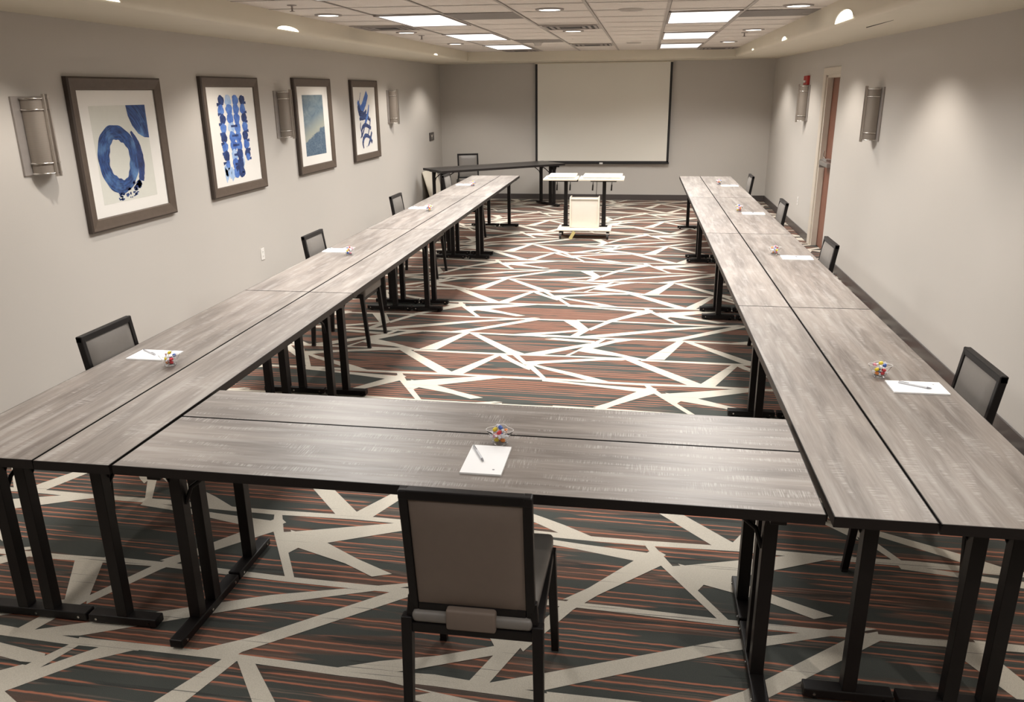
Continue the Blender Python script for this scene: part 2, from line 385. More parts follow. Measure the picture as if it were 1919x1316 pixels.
# ceiling: tiles, exposed grid
m = MB()
cx0, cx1 = -3.0, 1.42
def cz3(x, y, d=0): return (x, y, zc(x) - d)
m.add([cz3(cx0, ROOM_BACK), cz3(cx1, ROOM_BACK), cz3(cx1, FAR_Y+.05), cz3(cx0, FAR_Y+.05)], [(0,1,2,3)], 0)
m.add([(XL, ROOM_BACK, 2.7), (2.6, ROOM_BACK, 2.7), (2.6, YF, 2.7), (XL, YF, 2.7)], [(0,1,2,3)], 0)
def cq(x0, x1, y0, y1, d, mi): m.add([cz3(x0, y0, d), cz3(x1, y0, d), cz3(x1, y1, d), cz3(x0, y1, d)], [(0,1,2,3)], mi)
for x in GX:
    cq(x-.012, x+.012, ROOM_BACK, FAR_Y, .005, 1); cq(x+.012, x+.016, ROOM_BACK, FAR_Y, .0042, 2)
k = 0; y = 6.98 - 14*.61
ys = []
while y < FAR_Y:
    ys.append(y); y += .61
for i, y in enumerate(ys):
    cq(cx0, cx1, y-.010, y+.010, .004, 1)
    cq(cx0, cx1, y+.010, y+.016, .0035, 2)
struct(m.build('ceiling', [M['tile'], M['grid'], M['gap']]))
# bulkheads around the tile field, with rounded lower corner
def bulk(name, prof_fn, y0, y1):
    m = MB(); a = prof_fn(y0); b = prof_fn(y1); n = len(a)
    m.add([(x, y0, z) for x, z in a] + [(x, y1, z) for x, z in b], [(i, i+1, n+i+1, n+i) for i in range(n-1)], 0, True)
    return struct(m.build(name, M['bulkhead']))
def arc(cx, cz_, r, a0, a1, n=6): return [(cx+r*math.cos(math.radians(a0+(a1-a0)*k/n)), cz_+r*math.sin(math.radians(a0+(a1-a0)*k/n))) for k in range(n+1)]
ZL = 2.413
def zr(y): return 2.355 + .0075*(y-6.4)
bulk('trim_1', lambda y: [(XL-.05, ZL)] + [(-3.2, ZL)] + arc(-2.99, ZL+.04, .04, -90, 0) + [(-2.95, 2.6)], ROOM_BACK, YF)
bulk('trim_2', lambda y: [(XRF+.1, zr(y))] + [(1.6, zr(y))] + arc(1.39, zr(y)+.04, .04, -90, -180) + [(1.35, 2.6)], ROOM_BACK, YF)
m = MB()
m.add([(-3.0, FAR_Y, ZL-.003), (1.42, FAR_Y, ZL-.003), (1.42, YF, ZL-.003), (-3.0, YF, ZL-.003)], [(0,1,2,3)])
m.add([(-3.0, FAR_Y, ZL-.003), (1.42, FAR_Y, ZL-.003), (1.42, FAR_Y, 2.62), (-3.0, FAR_Y, 2.62)], [(0,1,2,3)])
struct(m.build('trim_3', M['bulkhead']))

# ------------------------------------------------------------------ door, its frame and push bar
m = MB()
m.box(XRF-.018, XRF+.02, 10.70, 10.85, 0, 2.16)            # far casing
m.box(XRF-.018, XRF+.02, JOG+.001, 10.70, 2.075, 2.16)       # head casing
m.box(XRF+.0, XRF+.068, 10.655, 10.70, 0, 2.075)            # jamb
m.box(XRF+.0, XRF+.068, 9.80, 10.70, 2.045, 2.085)
struct(m.build('trim_4', M['trim_paint'], bevel=.003))
m = MB(); m.box(XRF+.070, XRF+.115, 9.78, 10.72, .008, 2.06)
door = struct(m.build('door_1', M['door']))
m = MB(); m.box(2.160, 2.226, 10.30, 10.48, 1.02, 1.11); m.box(2.115, 2.175, 10.02, 10.47, 1.035, 1.085)
m.prism([(2.115, 10.46), (2.16, 10.52), (2.226, 10.52), (2.226, 10.44)], 1.00, 1.10)
m.build('push_bar', M['alu'], door, bevel=.005)
m = MB(); m.tube([(2.20, 10.50, 1.10), (2.17, 10.49, 1.13), (2.165, 10.485, 1.20)], .008); m.build('bar_bracket', M['steel'], door)

# ------------------------------------------------------------------ ceiling fixtures
def troffer():
    r = empty('recessed_ceiling_light')
    m = MB()
    for b in ((-.295,-.275,-.60,.60), (.275,.295,-.60,.60), (-.295,.295,-.60,-.58), (-.295,.295,.58,.60)): m.box(b[0], b[1], b[2], b[3], -.012, 0)
    m.build('frame', M['vent'], r)
    m = MB(); m.box(-.275, .275, -.58, .58, -.006, 0); m.build('diffuser', M['diffuser'], r)
    return r
t0 = troffer()
TL = ['panel light cut off by the top edge, left column',
      'nearest whole panel light of the left column',
      'middle panel light of the left column, between two lit panels',
      'farthest panel light of the left column, near the far bulkhead',
      'panel light of the right column nearest the camera, over the table opening',
      'largest panel light in the right column, beside the right bulkhead',
      'middle panel light of the right column, seen as a thin bright slab',
      'farthest panel light of the right column, above the projection screen']
for i, (x, y) in enumerate(TROFFERS):
    if i in (0, 1, 2, 3, 8): continue
    o = t0 if i == 4 else copy_tree(t0)
    o.location = (x, y, zc(x)-.001); tag(o, 'white recessed ' + TL[i-4], 'ceiling light', 'recessed panel lights')
def dl():
    r = empty('round_downlight'); m = MB()
    m.lathe([(.115, 0), (.112, -.008), (.088, -.010), (.085, -.004)], 28); m.build('trim_ring', M['vent'], r)
    m = MB(); m.lathe([(0.0001, -.007), (.088, -.007)], 28); m.build('lens', M['lamp'], r)
    return r
d0 = dl()
DLL = ['beside the left bulkhead, nearest of the three there', 'beside the left bulkhead, just past the nearest air diffuser', 'beside the left bulkhead, farthest of the three there',
       'in the middle of the ceiling, in front of the centre air diffuser', 'in the middle of the ceiling, between the two centre air diffusers',
       'by the right bulkhead, nearest of the three there', 'by the right bulkhead, middle of the three there', 'by the right bulkhead, farthest of the three there']
for i, (x, y) in enumerate(DOWNLIGHTS):
    o = d0 if i == 0 else copy_tree(d0)
    o.location = (x, y, zc(x)-.001); tag(o, 'lit round downlight ' + DLL[i], 'downlight', 'round downlights in the tile ceiling')
# light scallops on the bulkhead's inner face, painted as small glowing meshes
def scallop(side, sz):
    r = empty('light_scallop'); s = side
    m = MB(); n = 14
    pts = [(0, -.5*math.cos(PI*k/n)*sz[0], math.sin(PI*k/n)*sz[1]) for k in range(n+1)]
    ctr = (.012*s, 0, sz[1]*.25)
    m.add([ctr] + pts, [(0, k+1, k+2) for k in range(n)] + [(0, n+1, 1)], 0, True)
    m.build('scallop_patch', M['painted_glow'], r)
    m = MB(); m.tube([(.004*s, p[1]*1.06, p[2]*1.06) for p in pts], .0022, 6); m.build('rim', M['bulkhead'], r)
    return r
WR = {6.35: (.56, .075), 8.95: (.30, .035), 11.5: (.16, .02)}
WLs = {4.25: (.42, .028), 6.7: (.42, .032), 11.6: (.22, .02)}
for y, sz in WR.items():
    o = scallop(-1, sz); o.location = (1.349, y, zr(y)+.018)
    tag(o, {6.35: 'brightest painted light scallop, a glowing patch on the lower edge of the right bulkhead', 8.95: 'small glowing painted light scallop midway along the right bulkhead edge', 11.5: 'tiny faint painted light scallop at the far end of the right bulkhead'}[y], 'wall washer')
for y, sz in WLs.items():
    o = scallop(1, sz); o.location = (-2.949, y, ZL+.018)
    tag(o, {4.25: 'thin glowing painted light scallop on the left bulkhead near the top left corner', 6.7: 'slanted glowing painted light scallop on the left bulkhead above the second picture', 11.6: 'small painted light scallop at the far end of the left bulkhead'}[y], 'wall washer')
# air diffusers
def diffuser():
    r = empty('air_diffuser'); m = MB()
    for b in ((-.30,-.27,-.30,.30), (.27,.30,-.30,.30), (-.30,.30,-.30,-.27), (-.30,.30,.27,.30)): m.box(*b, -.006, 0)
    m.build('frame', M['grid'], r)
    for k, rr in enumerate((.25, .19, .13)):
        m = MB()
        for a, b in (((-rr,-rr),(rr,-rr)), ((rr,-rr),(rr,rr)), ((rr,rr),(-rr,rr)), ((-rr,rr),(-rr,-rr))):
            m.bar((a[0], a[1], -.008), (b[0], b[1], -.008), .03, .006)
        m.build('vane', M['vent'], r)
    m = MB(); m.box(-.28, .28, -.28, .28, -.003, 0); m.build('backing', M['vent_dark'], r)
    m = MB(); m.box(-.10, .10, -.10, .10, -.012, -.006); m.build('core', M['vent_dark'], r)
    return r
a0 = diffuser()
for i, (x, y, l) in enumerate([(-2.62, 8.37, 'beside the left bulkhead above the table row'), (-.7825, 8.66, 'in the middle of the ceiling, nearer of the two centre ones'),
                               (-.7825, 11.98, 'in the middle of the ceiling, farther of the two centre ones'), (1.06, 13.42, 'by the far right corner of the tile ceiling'), (-2.0125, 13.42, 'at the far bulkhead past the last left panel light')]):
    o = a0 if i == 0 else copy_tree(a0); o.location = (x, y, zc(x)-.001)
    tag(o, 'square louvred air diffuser ' + l, 'air vent', 'air diffusers in the tile ceiling')
for x, y, l in [(-1.3975, 7.28, 'left of the ceiling middle'), (1.06, 7.5, 'by the right bulkhead'), (-1.3975, 11.0, 'far along, left of the ceiling middle')]:
    m = MB(); m.box(-.295, .295, -.295, .295, -.004, 0)
    tag(m.build('return_air_panel', M['tile_grey'], None, (x, y, zc(x)-.0015)), 'darker grey square ceiling panel ' + l, 'ceiling panel')
for x, y, l in [(-.15, 6.95, 'nearer unlit round speaker in the ceiling, centre'), (-.2, 11.67, 'farther unlit round speaker in the ceiling, centre')]:
    m = MB(); m.lathe([(.0001, -.012), (.09, -.010), (.105, 0)], 24)
    tag(m.build('ceiling_speaker', M['grid'], None, (x, y, zc(x)-.001)), l, 'speaker')
for x, y, l in [(-2.64, 6.1, 'nearest, beside the left bulkhead'), (-2.6, 9.6, 'beside the left bulkhead, past the air diffuser'), (1.06, 9.93, 'by the right bulkhead')]:
    m = MB(); m.lathe([(.0001, -.045), (.02, -.045), (.02, -.042), (.007, -.040), (.008, -.006), (.035, -.004), (.036, 0)], 16)
    tag(m.build('fire_sprinkler', M['vent'], None, (x, y, zc(x)-.001)), 'small hanging sprinkler head, ' + l, 'sprinkler', 'ceiling sprinkler heads')
m = MB(); m.lathe([(.0001, -.05), (.045, -.048), (.055, -.02), (.07, -.012), (.07, 0)], 24)
tag(m.build('smoke_detector', M['grid'], None, (-1.45, 11.2, zc(-1.45)-.001)), 'small smoke detector dome on the far ceiling tiles', 'smoke detector')
# the line of a loose access cover on the right bulkhead
m = MB(); m.box(1.60, 1.604, 6.05, 6.75, zr(6.4)-.004, zr(6.4)+.002)
tag(m.build('access_cover_edge', M['gap'], None), 'thin dark gap line of an access cover under the right bulkhead', 'panel gap')

# ------------------------------------------------------------------ projection screen
scr = empty('projection_screen', (-.775, YF, 0))
m = MB(); m.box(-1.165, 1.165, -.075, -.070, .71, 2.40); m.build('screen_fabric', M['screen'], scr)
m = MB(); m.box(-1.205, -1.165, -.077, -.069, .66, 2.405); m.box(1.165, 1.205, -.077, -.069, .66, 2.405); m.box(-1.205, 1.205, -.077, -.069, .675, .71)
m.build('black_border', M['screen_border'], scr)
m = MB(); m.tube([(-1.215, -.073, .672), (1.215, -.073, .672)], .016, 12); m.build('bottom_bar', M['screen_border'], scr)
m = MB(); m.box(-.03, .03, -.092, -.088, .655, .685); m.build('pull_tab', M['white_plastic'], scr)
m = MB(); m.box(-1.21, 1.21, -.115, -.006, 2.39, 2.405); m.build('housing', M['bulkhead'], scr)
tag(scr, 'large white projection screen with black border hanging on the far wall', 'projection screen')

# ------------------------------------------------------------------ wall things
def sconce():
    r = empty('wall_sconce')                       # mounted on the plane x=0 facing +X, width along Y
    m = MB(); m.box(0, .014, -.155, .155, 0, .47); m.box(.014, .03, -.09, .09, .01, .46); m.build('back_plate', M['sconce_plate'], r, bevel=.003)
    m = MB(); m.lathe([(.092, .012), (.092, .458)], 18, (.02, 0, 0), sx=1.03, a0=-PI/2, a1=PI/2); m.build('curved_screen', M['screen_mesh'], r)
    for z in (.008, .07, .39, .455):
        m = MB(); m.lathe([(.094, -.004), (.099, -.004), (.099, .005), (.094, .005), (.094, -.004)], 18, (.02, 0, z), sx=1.03, a0=-PI/2, a1=PI/2)
        m.build('metal_band', M['steel'], r)
    for s in (-1, 1):
        m = MB(); m.box(.112, .130, s*.016-.006, s*.016+.006, -.012, .482); m.build('front_bar', M['brushed'], r, bevel=.002)
    return r
s0 = sconce()
SC = [(XL, 4.60, 1.465, 0, 'brushed metal wall sconce at the left edge, beside the ring picture'),
      (XL, 8.18, 1.495, 0, 'brushed metal wall sconce between the second and third pictures'),
      (XL, 11.94, 1.500, 0, 'brushed metal wall sconce past the fourth picture, nearest the far wall'),
      (XRN, 8.06, 1.460, PI, 'brushed metal wall sconce on the right wall nearest the camera'),
      (XRF, 11.85, 1.500, PI, 'brushed metal wall sconce on the right wall beyond the door')]
for i, (x, y, z, rz, l) in enumerate(SC):
    o = s0 if i == 0 else copy_tree(s0)
    o.location = (x, y, z); o.rotation_euler = (0, 0, rz); tag(o, l, 'wall sconce', 'wall sconces')

# ------------------------------------------------------------------ pictures (local: X out of wall, Y across (far = +), Z up, centre origin)
def ink(name, c, c2, sc=14):
    g = N(name); v = g.coord(); g.base(g.mix(g.step(g.noise(v, sc, 4, .65), .35, .65), c, c2)); return g.set(.6)
M['ink_navy'] = ink('ink_navy', (.010, .020, .085), (.03, .07, .24))
M['ink_blue'] = ink('ink_blue', (.035, .10, .40), (.12, .25, .62))
M['ink_pale'] = ink('ink_pale', (.22, .38, .68), (.50, .62, .80))
M['paper_art'] = plain('art_paper', (.66, .66, .60), .7, var=.03)
def blob(m, cy, cz_, ry, rz_, x, mi, n=22, rough=.12, rot=0):
    ph = [random.random()*6.28 for _ in range(3)]; pts = []
    for k in range(n):
        t = 2*PI*k/n; rr = 1 + rough*(math.sin(3*t+ph[0])*.5 + math.sin(5*t+ph[1])*.4 + math.sin(9*t+ph[2])*.35)
        a, b = ry*rr*math.cos(t), rz_*rr*math.sin(t)
        pts.append((x, cy + a*math.cos(rot) - b*math.sin(rot), cz_ + a*math.sin(rot) + b*math.cos(rot)))
    m.add([(x, cy, cz_)] + pts, [(0, k+1, (k+1) % n + 1) for k in range(n)], mi)
def stroke(m, pts, ws, x, mi, sub=8):
    P = []
    n = len(pts)
    for i in range(n-1):
        p0, p1, p2, p3 = [Vector((*pts[min(max(j, 0), n-1)], 0)) for j in (i-1, i, i+1, i+2)]
        for k in range(sub + (1 if i == n-2 else 0)):
            t = k/sub
            q = .5*((2*p1) + (p2-p0)*t + (2*p0-5*p1+4*p2-p3)*t*t + (3*p1-p0-3*p2+p3)*t**3)
            P.append((q, ws[i]*(1-t) + ws[i+1]*t))
    v = []
    for i, (q, ww) in enumerate(P):
        d = (P[min(i+1, len(P)-1)][0] - P[max(i-1, 0)][0]).normalized(); nn = Vector((-d.y, d.x, 0)); ww *= 1 + random.uniform(-.08, .08)
        for s in (-1, 1): v.append((x, q.x + nn.x*s*ww/2, q.y + nn.y*s*ww/2))
    m.add(v, [(2*i, 2*i+1, 2*i+3, 2*i+2) for i in range(len(P)-1)], mi)
def picture(y0, y1, z0, z1, art, label, fw=.088):
    cy, cz_ = (y0+y1)/2, (z0+z1)/2; hy, hz = (y1-y0)/2, (z1-z0)/2
    r = empty('framed_picture', (XL, cy, cz_)); m = MB()
    # mitred profile: outer edge, crown, inner edge
    prof = [(0, 0, 1), (.030, .0, 1), (.038, .012, 0), (.034, .03, 0), (.026, fw-.008, 0), (.018, fw, 1)]
    rings = []
    for d, ins, _ in prof:
        a, b = hy-ins, hz-ins; rings.append([(d+.002, -a, -b), (d+.002, a, -b), (d+.002, a, b), (d+.002, -a, b)])
    for i in range(len(prof)-1):
        m.add(rings[i]+rings[i+1], [(k, (k+1) % 4, 4+(k+1) % 4, 4+k) for k in range(4)], 1 if i < 2 else 0)
    m.build('frame', [M['frame'], M['frame_dark']], r)
    m = MB(); m.box(.004, .016, -(hy-fw+.005), hy-fw+.005, -(hz-fw+.005), hz-fw+.005); mt = m.build('mount', M['mat'], r)
    art(mt)
    tag(r, label, 'framed picture', 'framed blue abstract prints on the left wall')
X0 = .0168
def art_ring(mt):
    m = MB(); m.box(.0155, X0, -.335, .31, -.345, .325); m.build('print_paper', M['paper_art'], mt)
    g = N('ring_ink'); v = g.coord(); sp = g.sep(v)
    a = g.math('ARCTAN2', g.math('ADD', sp[2], .045), g.math('ADD', sp[1], .095))
    rr = g.math('SQRT', g.math('ADD', g.math('POWER', g.math('ADD', sp[1], .095), 2), g.math('POWER', g.math('ADD', sp[2], .045), 2)))
    nz = g.noise(g.comb(g.math('MULTIPLY', a, 1.2), g.math('MULTIPLY', rr, 34)), 2.2, 4, .65)
    nb = g.noise(v, 7, 3)
    c = g.mix(g.step(nz, .35, .62), (.010, .018, .075), (.035, .10, .30)); c = g.mix(g.math('MULTIPLY', g.step(nb, .52, .7), .8), c, (.13, .27, .52)); g.base(c); M['ring_ink'] = g.set(.6)
    m = MB(); n = 64; R1, R2 = [], []
    for k in range(n):
        t = 2*PI*k/n
        ro = .232*(1 + .02*math.sin(3*t+1) + .012*math.sin(11*t)); ri = .128*(1 + .05*math.sin(4*t) + .03*math.sin(13*t+2))
        R1.append((X0+.0006, -.095 + ro*math.cos(t), -.045 + ro*1.04*math.sin(t))); R2.append((X0+.0006, -.085 + ri*.92*math.cos(t), -.05 + ri*1.1*math.sin(t)))
    m.add(R1+R2, [(k, (k+1) % n, n+(k+1) % n, n+k) for k in range(n)])
    m.build('ink_ring', M['ring_ink'], mt)
    m = MB()
    stroke(m, [(.09, .14), (.15, .04), (.165, -.09), (.135, -.22)], [.02, .06, .075, .06], X0+.0009, 0)
    for k in range(26): blob(m, random.uniform(-.16, .08), random.uniform(-.33, -.26), random.uniform(.005, .022), random.uniform(.004, .013), X0+.001, 0, 10, .3)
    for k in range(14): blob(m, random.uniform(.03, .12), random.uniform(-.27, -.22), random.uniform(.01, .026), random.uniform(.008, .02), X0+.0011, 0, 10, .3)
    m.build('ink_splatter', M['ink_navy'], mt)
    m = MB(); pts = [(.31, .325), (.075, .325), (.085, .25), (.12, .18), (.18, .12), (.25, .09), (.31, .085)]
    m.add([(X0+.0006, a, b) for a, b in pts], [tuple(range(len(pts)))]); m.build('corner_arc', M['ring_ink'], mt)
def art_blots(mt):
    m = MB()
    for k in range(9):
        z = .315 - k*.08
        for s, y in ((-1, -.20), (1, .20)):
            if k < 7: blob(m, y + random.uniform(-.01, .01), z, .054, .047, X0+.0004+k*.00002, 1 if k % 2 else 0)
        blob(m, -.065 + k*.003, z, .060, .05, X0+.0005+k*.00002, 1 if k % 3 else 2); blob(m, .07 - k*.003, z, .057, .05, X0+.0006+k*.00002, 0 if k > 5 else 1)
    for k in range(7):
        z = .29 - k*.085
        stroke(m, [(-.27, z-.01), (-.215, z)], [.028, .014], X0+.0009, 0, 2); stroke(m, [(.215, z), (.268, z+.003)], [.014, .026], X0+.0009, 0, 2)
        if k > 1: stroke(m, [(-.06, z-.03), (.06, z-.03)], [.02, .02], X0+.0009, 0, 2)
    for y, z in ((-.19, -.24), (.205, -.20)): blob(m, y, z, .038, .035, X0+.001, 1)
    for k in range(9): blob(m, random.uniform(-.24, .22), random.uniform(-.34, -.22), .03, .06, X0+.0002, 2, rough=.25)
    stroke(m, [(-.05, -.30), (0, -.28), (.06, -.30), (.09, -.34), (.03, -.36)], [.05, .04, .05, .05, .04], X0+.0011, 0)
    m.build('ink_blots', [M['ink_navy'], M['ink_blue'], M['ink_pale']], mt)
def art_sea(mt):
    g = N('stormy_sea_print'); v = g.coord(); sp = g.sep(v)
    n1 = g.noise(g.mapping(v, (1, 3, 6)), 2.0, 5, .6, .8); n2 = g.noise(g.mapping(v, (1, 5, 9)), 3.2, 5, .7, 1.5)
    z = g.math('ADD', sp[2], g.math('MULTIPLY', g.math('SUBTRACT', n1, .5), .12))
    z = g.math('SUBTRACT', z, g.math('MULTIPLY', sp[1], .28))
    sky = g.mix(g.step(n1, .35, .65), (.10, .155, .21), (.20, .26, .29)); sky = g.mix(g.step(z, .10, -.06), sky, (.36, .38, .33))
    sea = g.mix(g.step(n2, .4, .6), (.06, .105, .17), (.13, .19, .25)); foam = g.step(n2, .62, .70)
    sea = g.mix(g.math('MULTIPLY', foam, g.step(sp[1], -.1, .2)), sea, (.55, .58, .58))
    g.base(g.mix(g.step(z, -.08, -.10), sky, sea)); M['sea'] = g.set(.5)
    m = MB(); m.box(.0155, X0, -.30, .285, -.325, .335); m.build('sea_print', M['sea'], mt)
def art_strokes(mt):
    m = MB()
    S = [([(-.27, .25), (-.16, .14), (-.02, .22), (.12, .35)], [.05, .10, .10, .08]), ([(-.26, .20), (-.20, .10), (-.05, .08), (.05, .13)], [.06, .09, .06, .03]),
         ([(-.14, .36), (-.20, .26), (-.25, .18)], [.012, .014, .01]), ([(-.24, .02), (-.10, .05), (.08, .04), (.20, -.02)], [.03, .08, .06, .02]),
         ([(.17, .20), (.10, .08), (.0, -.02), (-.10, -.10)], [.02, .05, .05, .02]), ([(-.20, -.20), (-.16, -.10), (-.02, -.06), (.20, -.11)], [.02, .04, .05, .04]),
         ([(-.24, -.22), (-.14, -.16), (-.04, -.06)], [.015, .03, .02]), ([(.20, .03), (.15, -.08), (.06, -.20)], [.015, .03, .02]),
         ([(-.14, -.36), (-.16, -.28), (-.06, -.20), (.10, -.22), (.22, -.30)], [.02, .05, .05, .04, .05]), ([(.22, -.16), (.14, -.26), (.04, -.34)], [.04, .045, .02]),
         ([(-.13, -.25), (-.22, -.10), (-.2, -.02)], [.012, .02, .012]), ([(-.02, -.35), (.0, -.33)], [.012, .008])]
    for i, (p, w_) in enumerate(S): stroke(m, p, [a*1.15 for a in w_], X0+.0004+i*.00005, 1 if i in (0, 4) else 0)
    g = N('brush_ink'); v = g.coord(); g.base(g.mix(g.step(g.noise(g.mapping(v, (1, 3, 20), rot=(.9, 0, 0)), 3, 3), .4, .65), (.022, .035, .11), (.05, .10, .28))); bi = g.set(.6)
    m.build('brush_strokes', [bi, M['ink_blue']], mt)
picture(4.935, 5.993, 1.025, 2.057, art_ring, 'framed print of a blue ink ring with a second arc in the corner')
picture(6.592, 7.645, 1.049, 2.083, art_blots, 'framed print of vertical blue ink blots in four columns')
picture(8.477, 9.535, 1.071, 2.096, art_sea, 'framed print of a grey blue stormy sea and sky')
picture(10.232, 11.290, 1.067, 2.096, art_strokes, 'framed print of crossing navy brush strokes, farthest of the pictures')

# small wall plates
r = empty('wall_sign', (XL, 14.26, 1.185)); m = MB(); m.box(0, .012, -.15, .15, -.07, .07); m.build('plate', M['sign'], r, bevel=.003)
m = MB(); stroke(m, [(-.06, .035), (0, .0), (.06, .035)], [.02, .03, .02], .013, 0); stroke(m, [(0, .01), (0, -.045)], [.022, .016], .0135, 0, 3); m.build('glyph', M['glyph'], r)
tag(r, 'small dark plaque with a pale mark on the left wall near the corner', 'sign')
def outlet(x, y, z, rz, label):
    r = empty('power_outlet', (x, y, z), rz); m = MB(); m.box(0, .006, -.036, .036, -.058, .058); m.build('cover_plate', M['white_plastic'], r, bevel=.002)
    for zz in (-.022, .022):
        m = MB(); m.box(.006, .008, -.016, .016, zz-.014, zz+.014); f = m.build('socket', M['mat'], r)
        m = MB(); m.box(.008, .0085, -.008, -.005, zz-.006, zz+.006); m.box(.008, .0085, .005, .008, zz-.006, zz+.006); m.build('slots', M['gap'], f)
    tag(r, label, 'outlet')
outlet(XL, 7.43, .400, 0, 'white power outlet low on the left wall below the pictures')
outlet(XRF, 11.80, .42, PI, 'white power outlet low on the right wall beyond the door')
r = empty('fire_alarm', (XRF, 11.93, 2.03), PI); m = MB(); m.box(0, .035, -.13, .13, -.06, .06); m.build('housing', M['red'], r, bevel=.004)
m = MB(); m.box(.035, .05, -.05, .05, -.03, .0); m.build('strobe_lens', M['white_plastic'], r, bevel=.004)
tag(r, 'red fire alarm strobe high on the right wall above the far sconce', 'fire alarm')
m = MB(); mt_ = Matrix.Translation((XL+.20, 13.9, 0)) @ Matrix.Rotation(-.27, 4, 'Y')
m.box(-.008, .008, -.42, .42, .0, .66, M=mt_)
tag(m.build('white_board', M['white_lam'], None, (0,0,.003)), 'white board leaning on the left wall behind the dark table', 'board')

# ------------------------------------------------------------------ folding training tables (local: length along Y, width along X, centre origin)
TH = .74; TL_ = 2.425
def make_table(kind):
    W_ = .430 if kind == 'wide' else .286
    r = empty('folding_table'); m = MB()
    m.box(-W_/2+.003, W_/2-.003, -TL_/2+.003, TL_/2-.003, TH-.006, TH); m.build('tabletop', M['laminate'], r)
    m = MB(); m.box(-W_/2, W_/2, -TL_/2, TL_/2, TH-.034, TH-.0062)
    for a in (-1, 1):
        m.box(a*W_/2-(.003 if a > 0 else 0), a*W_/2+(0 if a > 0 else .003), -TL_/2, TL_/2, TH-.0062, TH-.0004)
        m.box(-W_/2, W_/2, a*TL_/2-(.003 if a > 0 else 0), a*TL_/2+(0 if a > 0 else .003), TH-.0062, TH-.0004)
    m.build('edge_band', M['edge'], r)
    px = (-.056, .056) if kind == 'wide' else (0,)
    for e in (-1, 1):
        y = e*(TL_/2-.125)
        m = MB(); m.box(-W_/2+.003, W_/2-.003, y-.026, y+.026, .012, .045); ft = m.build('foot_bar', M['black'], r, bevel=.004)
        m = MB()
        for xx in (-W_/2+.04, W_/2-.04): m.lathe([(.0001, .0), (.014, 0), (.014, .012)], 10, (xx, y, 0))
        m.build('glide', M['rubber'], ft)
        m = MB()
        for xx in (-W_/2+.035, 0 if kind == 'wide' else W_/2-.035, W_/2-.035):
            m.tube([(xx, y-.0262, .028), (xx, y-.029, .028)], .005, 8); m.tube([(xx, y+.0262, .028), (xx, y+.029, .028)], .005, 8)
        m.build('bolt', M['steel'], ft)
        for xx in px:
            m = MB(); m.box(xx-.022, xx+.022, y-.022, y+.022, .045, TH-.062)
            m.prism([(xx-.022, TH-.13), (xx+.022, TH-.13), (xx+.055, TH-.062), (xx-.055, TH-.062)], -.003, .003, M=Matrix(((1,0,0,0), (0,0,1,y+.019), (0,1,0,0), (0,0,0,1))))
            m.build('leg', M['black'], r, bevel=.002)
        m = MB(); m.box(-W_/2+.03, W_/2-.03, y-.024, y+.024, TH-.062, TH-.034); m.build('top_rail', M['black'], r, bevel=.002)
        m = MB(); yy = y - e*.02
        bx0 = -.056 if kind == 'wide' else 0.0
        m.tube([(bx0, yy, .52), (bx0*.7, yy-e*.02, .58), (bx0*.4, yy-e*.10, .64), (.0, yy-e*.20, TH-.04)], .008, 8)
        m.build('brace', M['black'], r)
    return r
tw, tn = make_table('wide'), make_table('narrow'); used = set()
def table(kind, x, y, rz, label, group, ln=2.44):
    p = tw if kind == 'wide' else tn
    o = p if kind not in used else copy_tree(p); used.add(kind)
    o.location = (x, y, 0); o.rotation_euler = (0, 0, rz)
    o.scale.y = (ln - .004)/2.425
    tag(o, label, 'table', group)
seg = ['nearest the camera', 'second from the camera', 'third from the camera', 'farthest from the camera']
YL = [2.1855, 4.6242, 7.0436, 9.4815, 11.9246]; YR = [2.1711, 4.5929, 7.0809, 9.5457, 11.9508]
for k in range(4):
    yc = (YL[k]+YL[k+1])/2; xl = -1.7461 - .0075*(yc-2.2); a = .0075
    table('narrow', xl - .1456, yc, a, 'narrow grey oak table, inner side of left row, ' + seg[k], 'left row of folding tables', YL[k+1]-YL[k])
    table('wide', xl - .2912 - .2182, yc, a, 'wide grey oak table, wall side of left row, ' + seg[k], 'left row of folding tables', YL[k+1]-YL[k])
    yc = (YR[k]+YR[k+1])/2; xr = .5838 - .0077*(yc-2.2)
    table('narrow', xr + .1456, yc, a, 'narrow grey oak table, inner side of right row, ' + seg[k], 'right row of folding tables', YR[k+1]-YR[k])
    table('wide', xr + .2912 + .2182, yc, a, 'wide grey oak table, wall side of right row, ' + seg[k], 'right row of folding tables', YR[k+1]-YR[k])
SX = 2.300/TL_
xc = (-1.744+.5731)/2
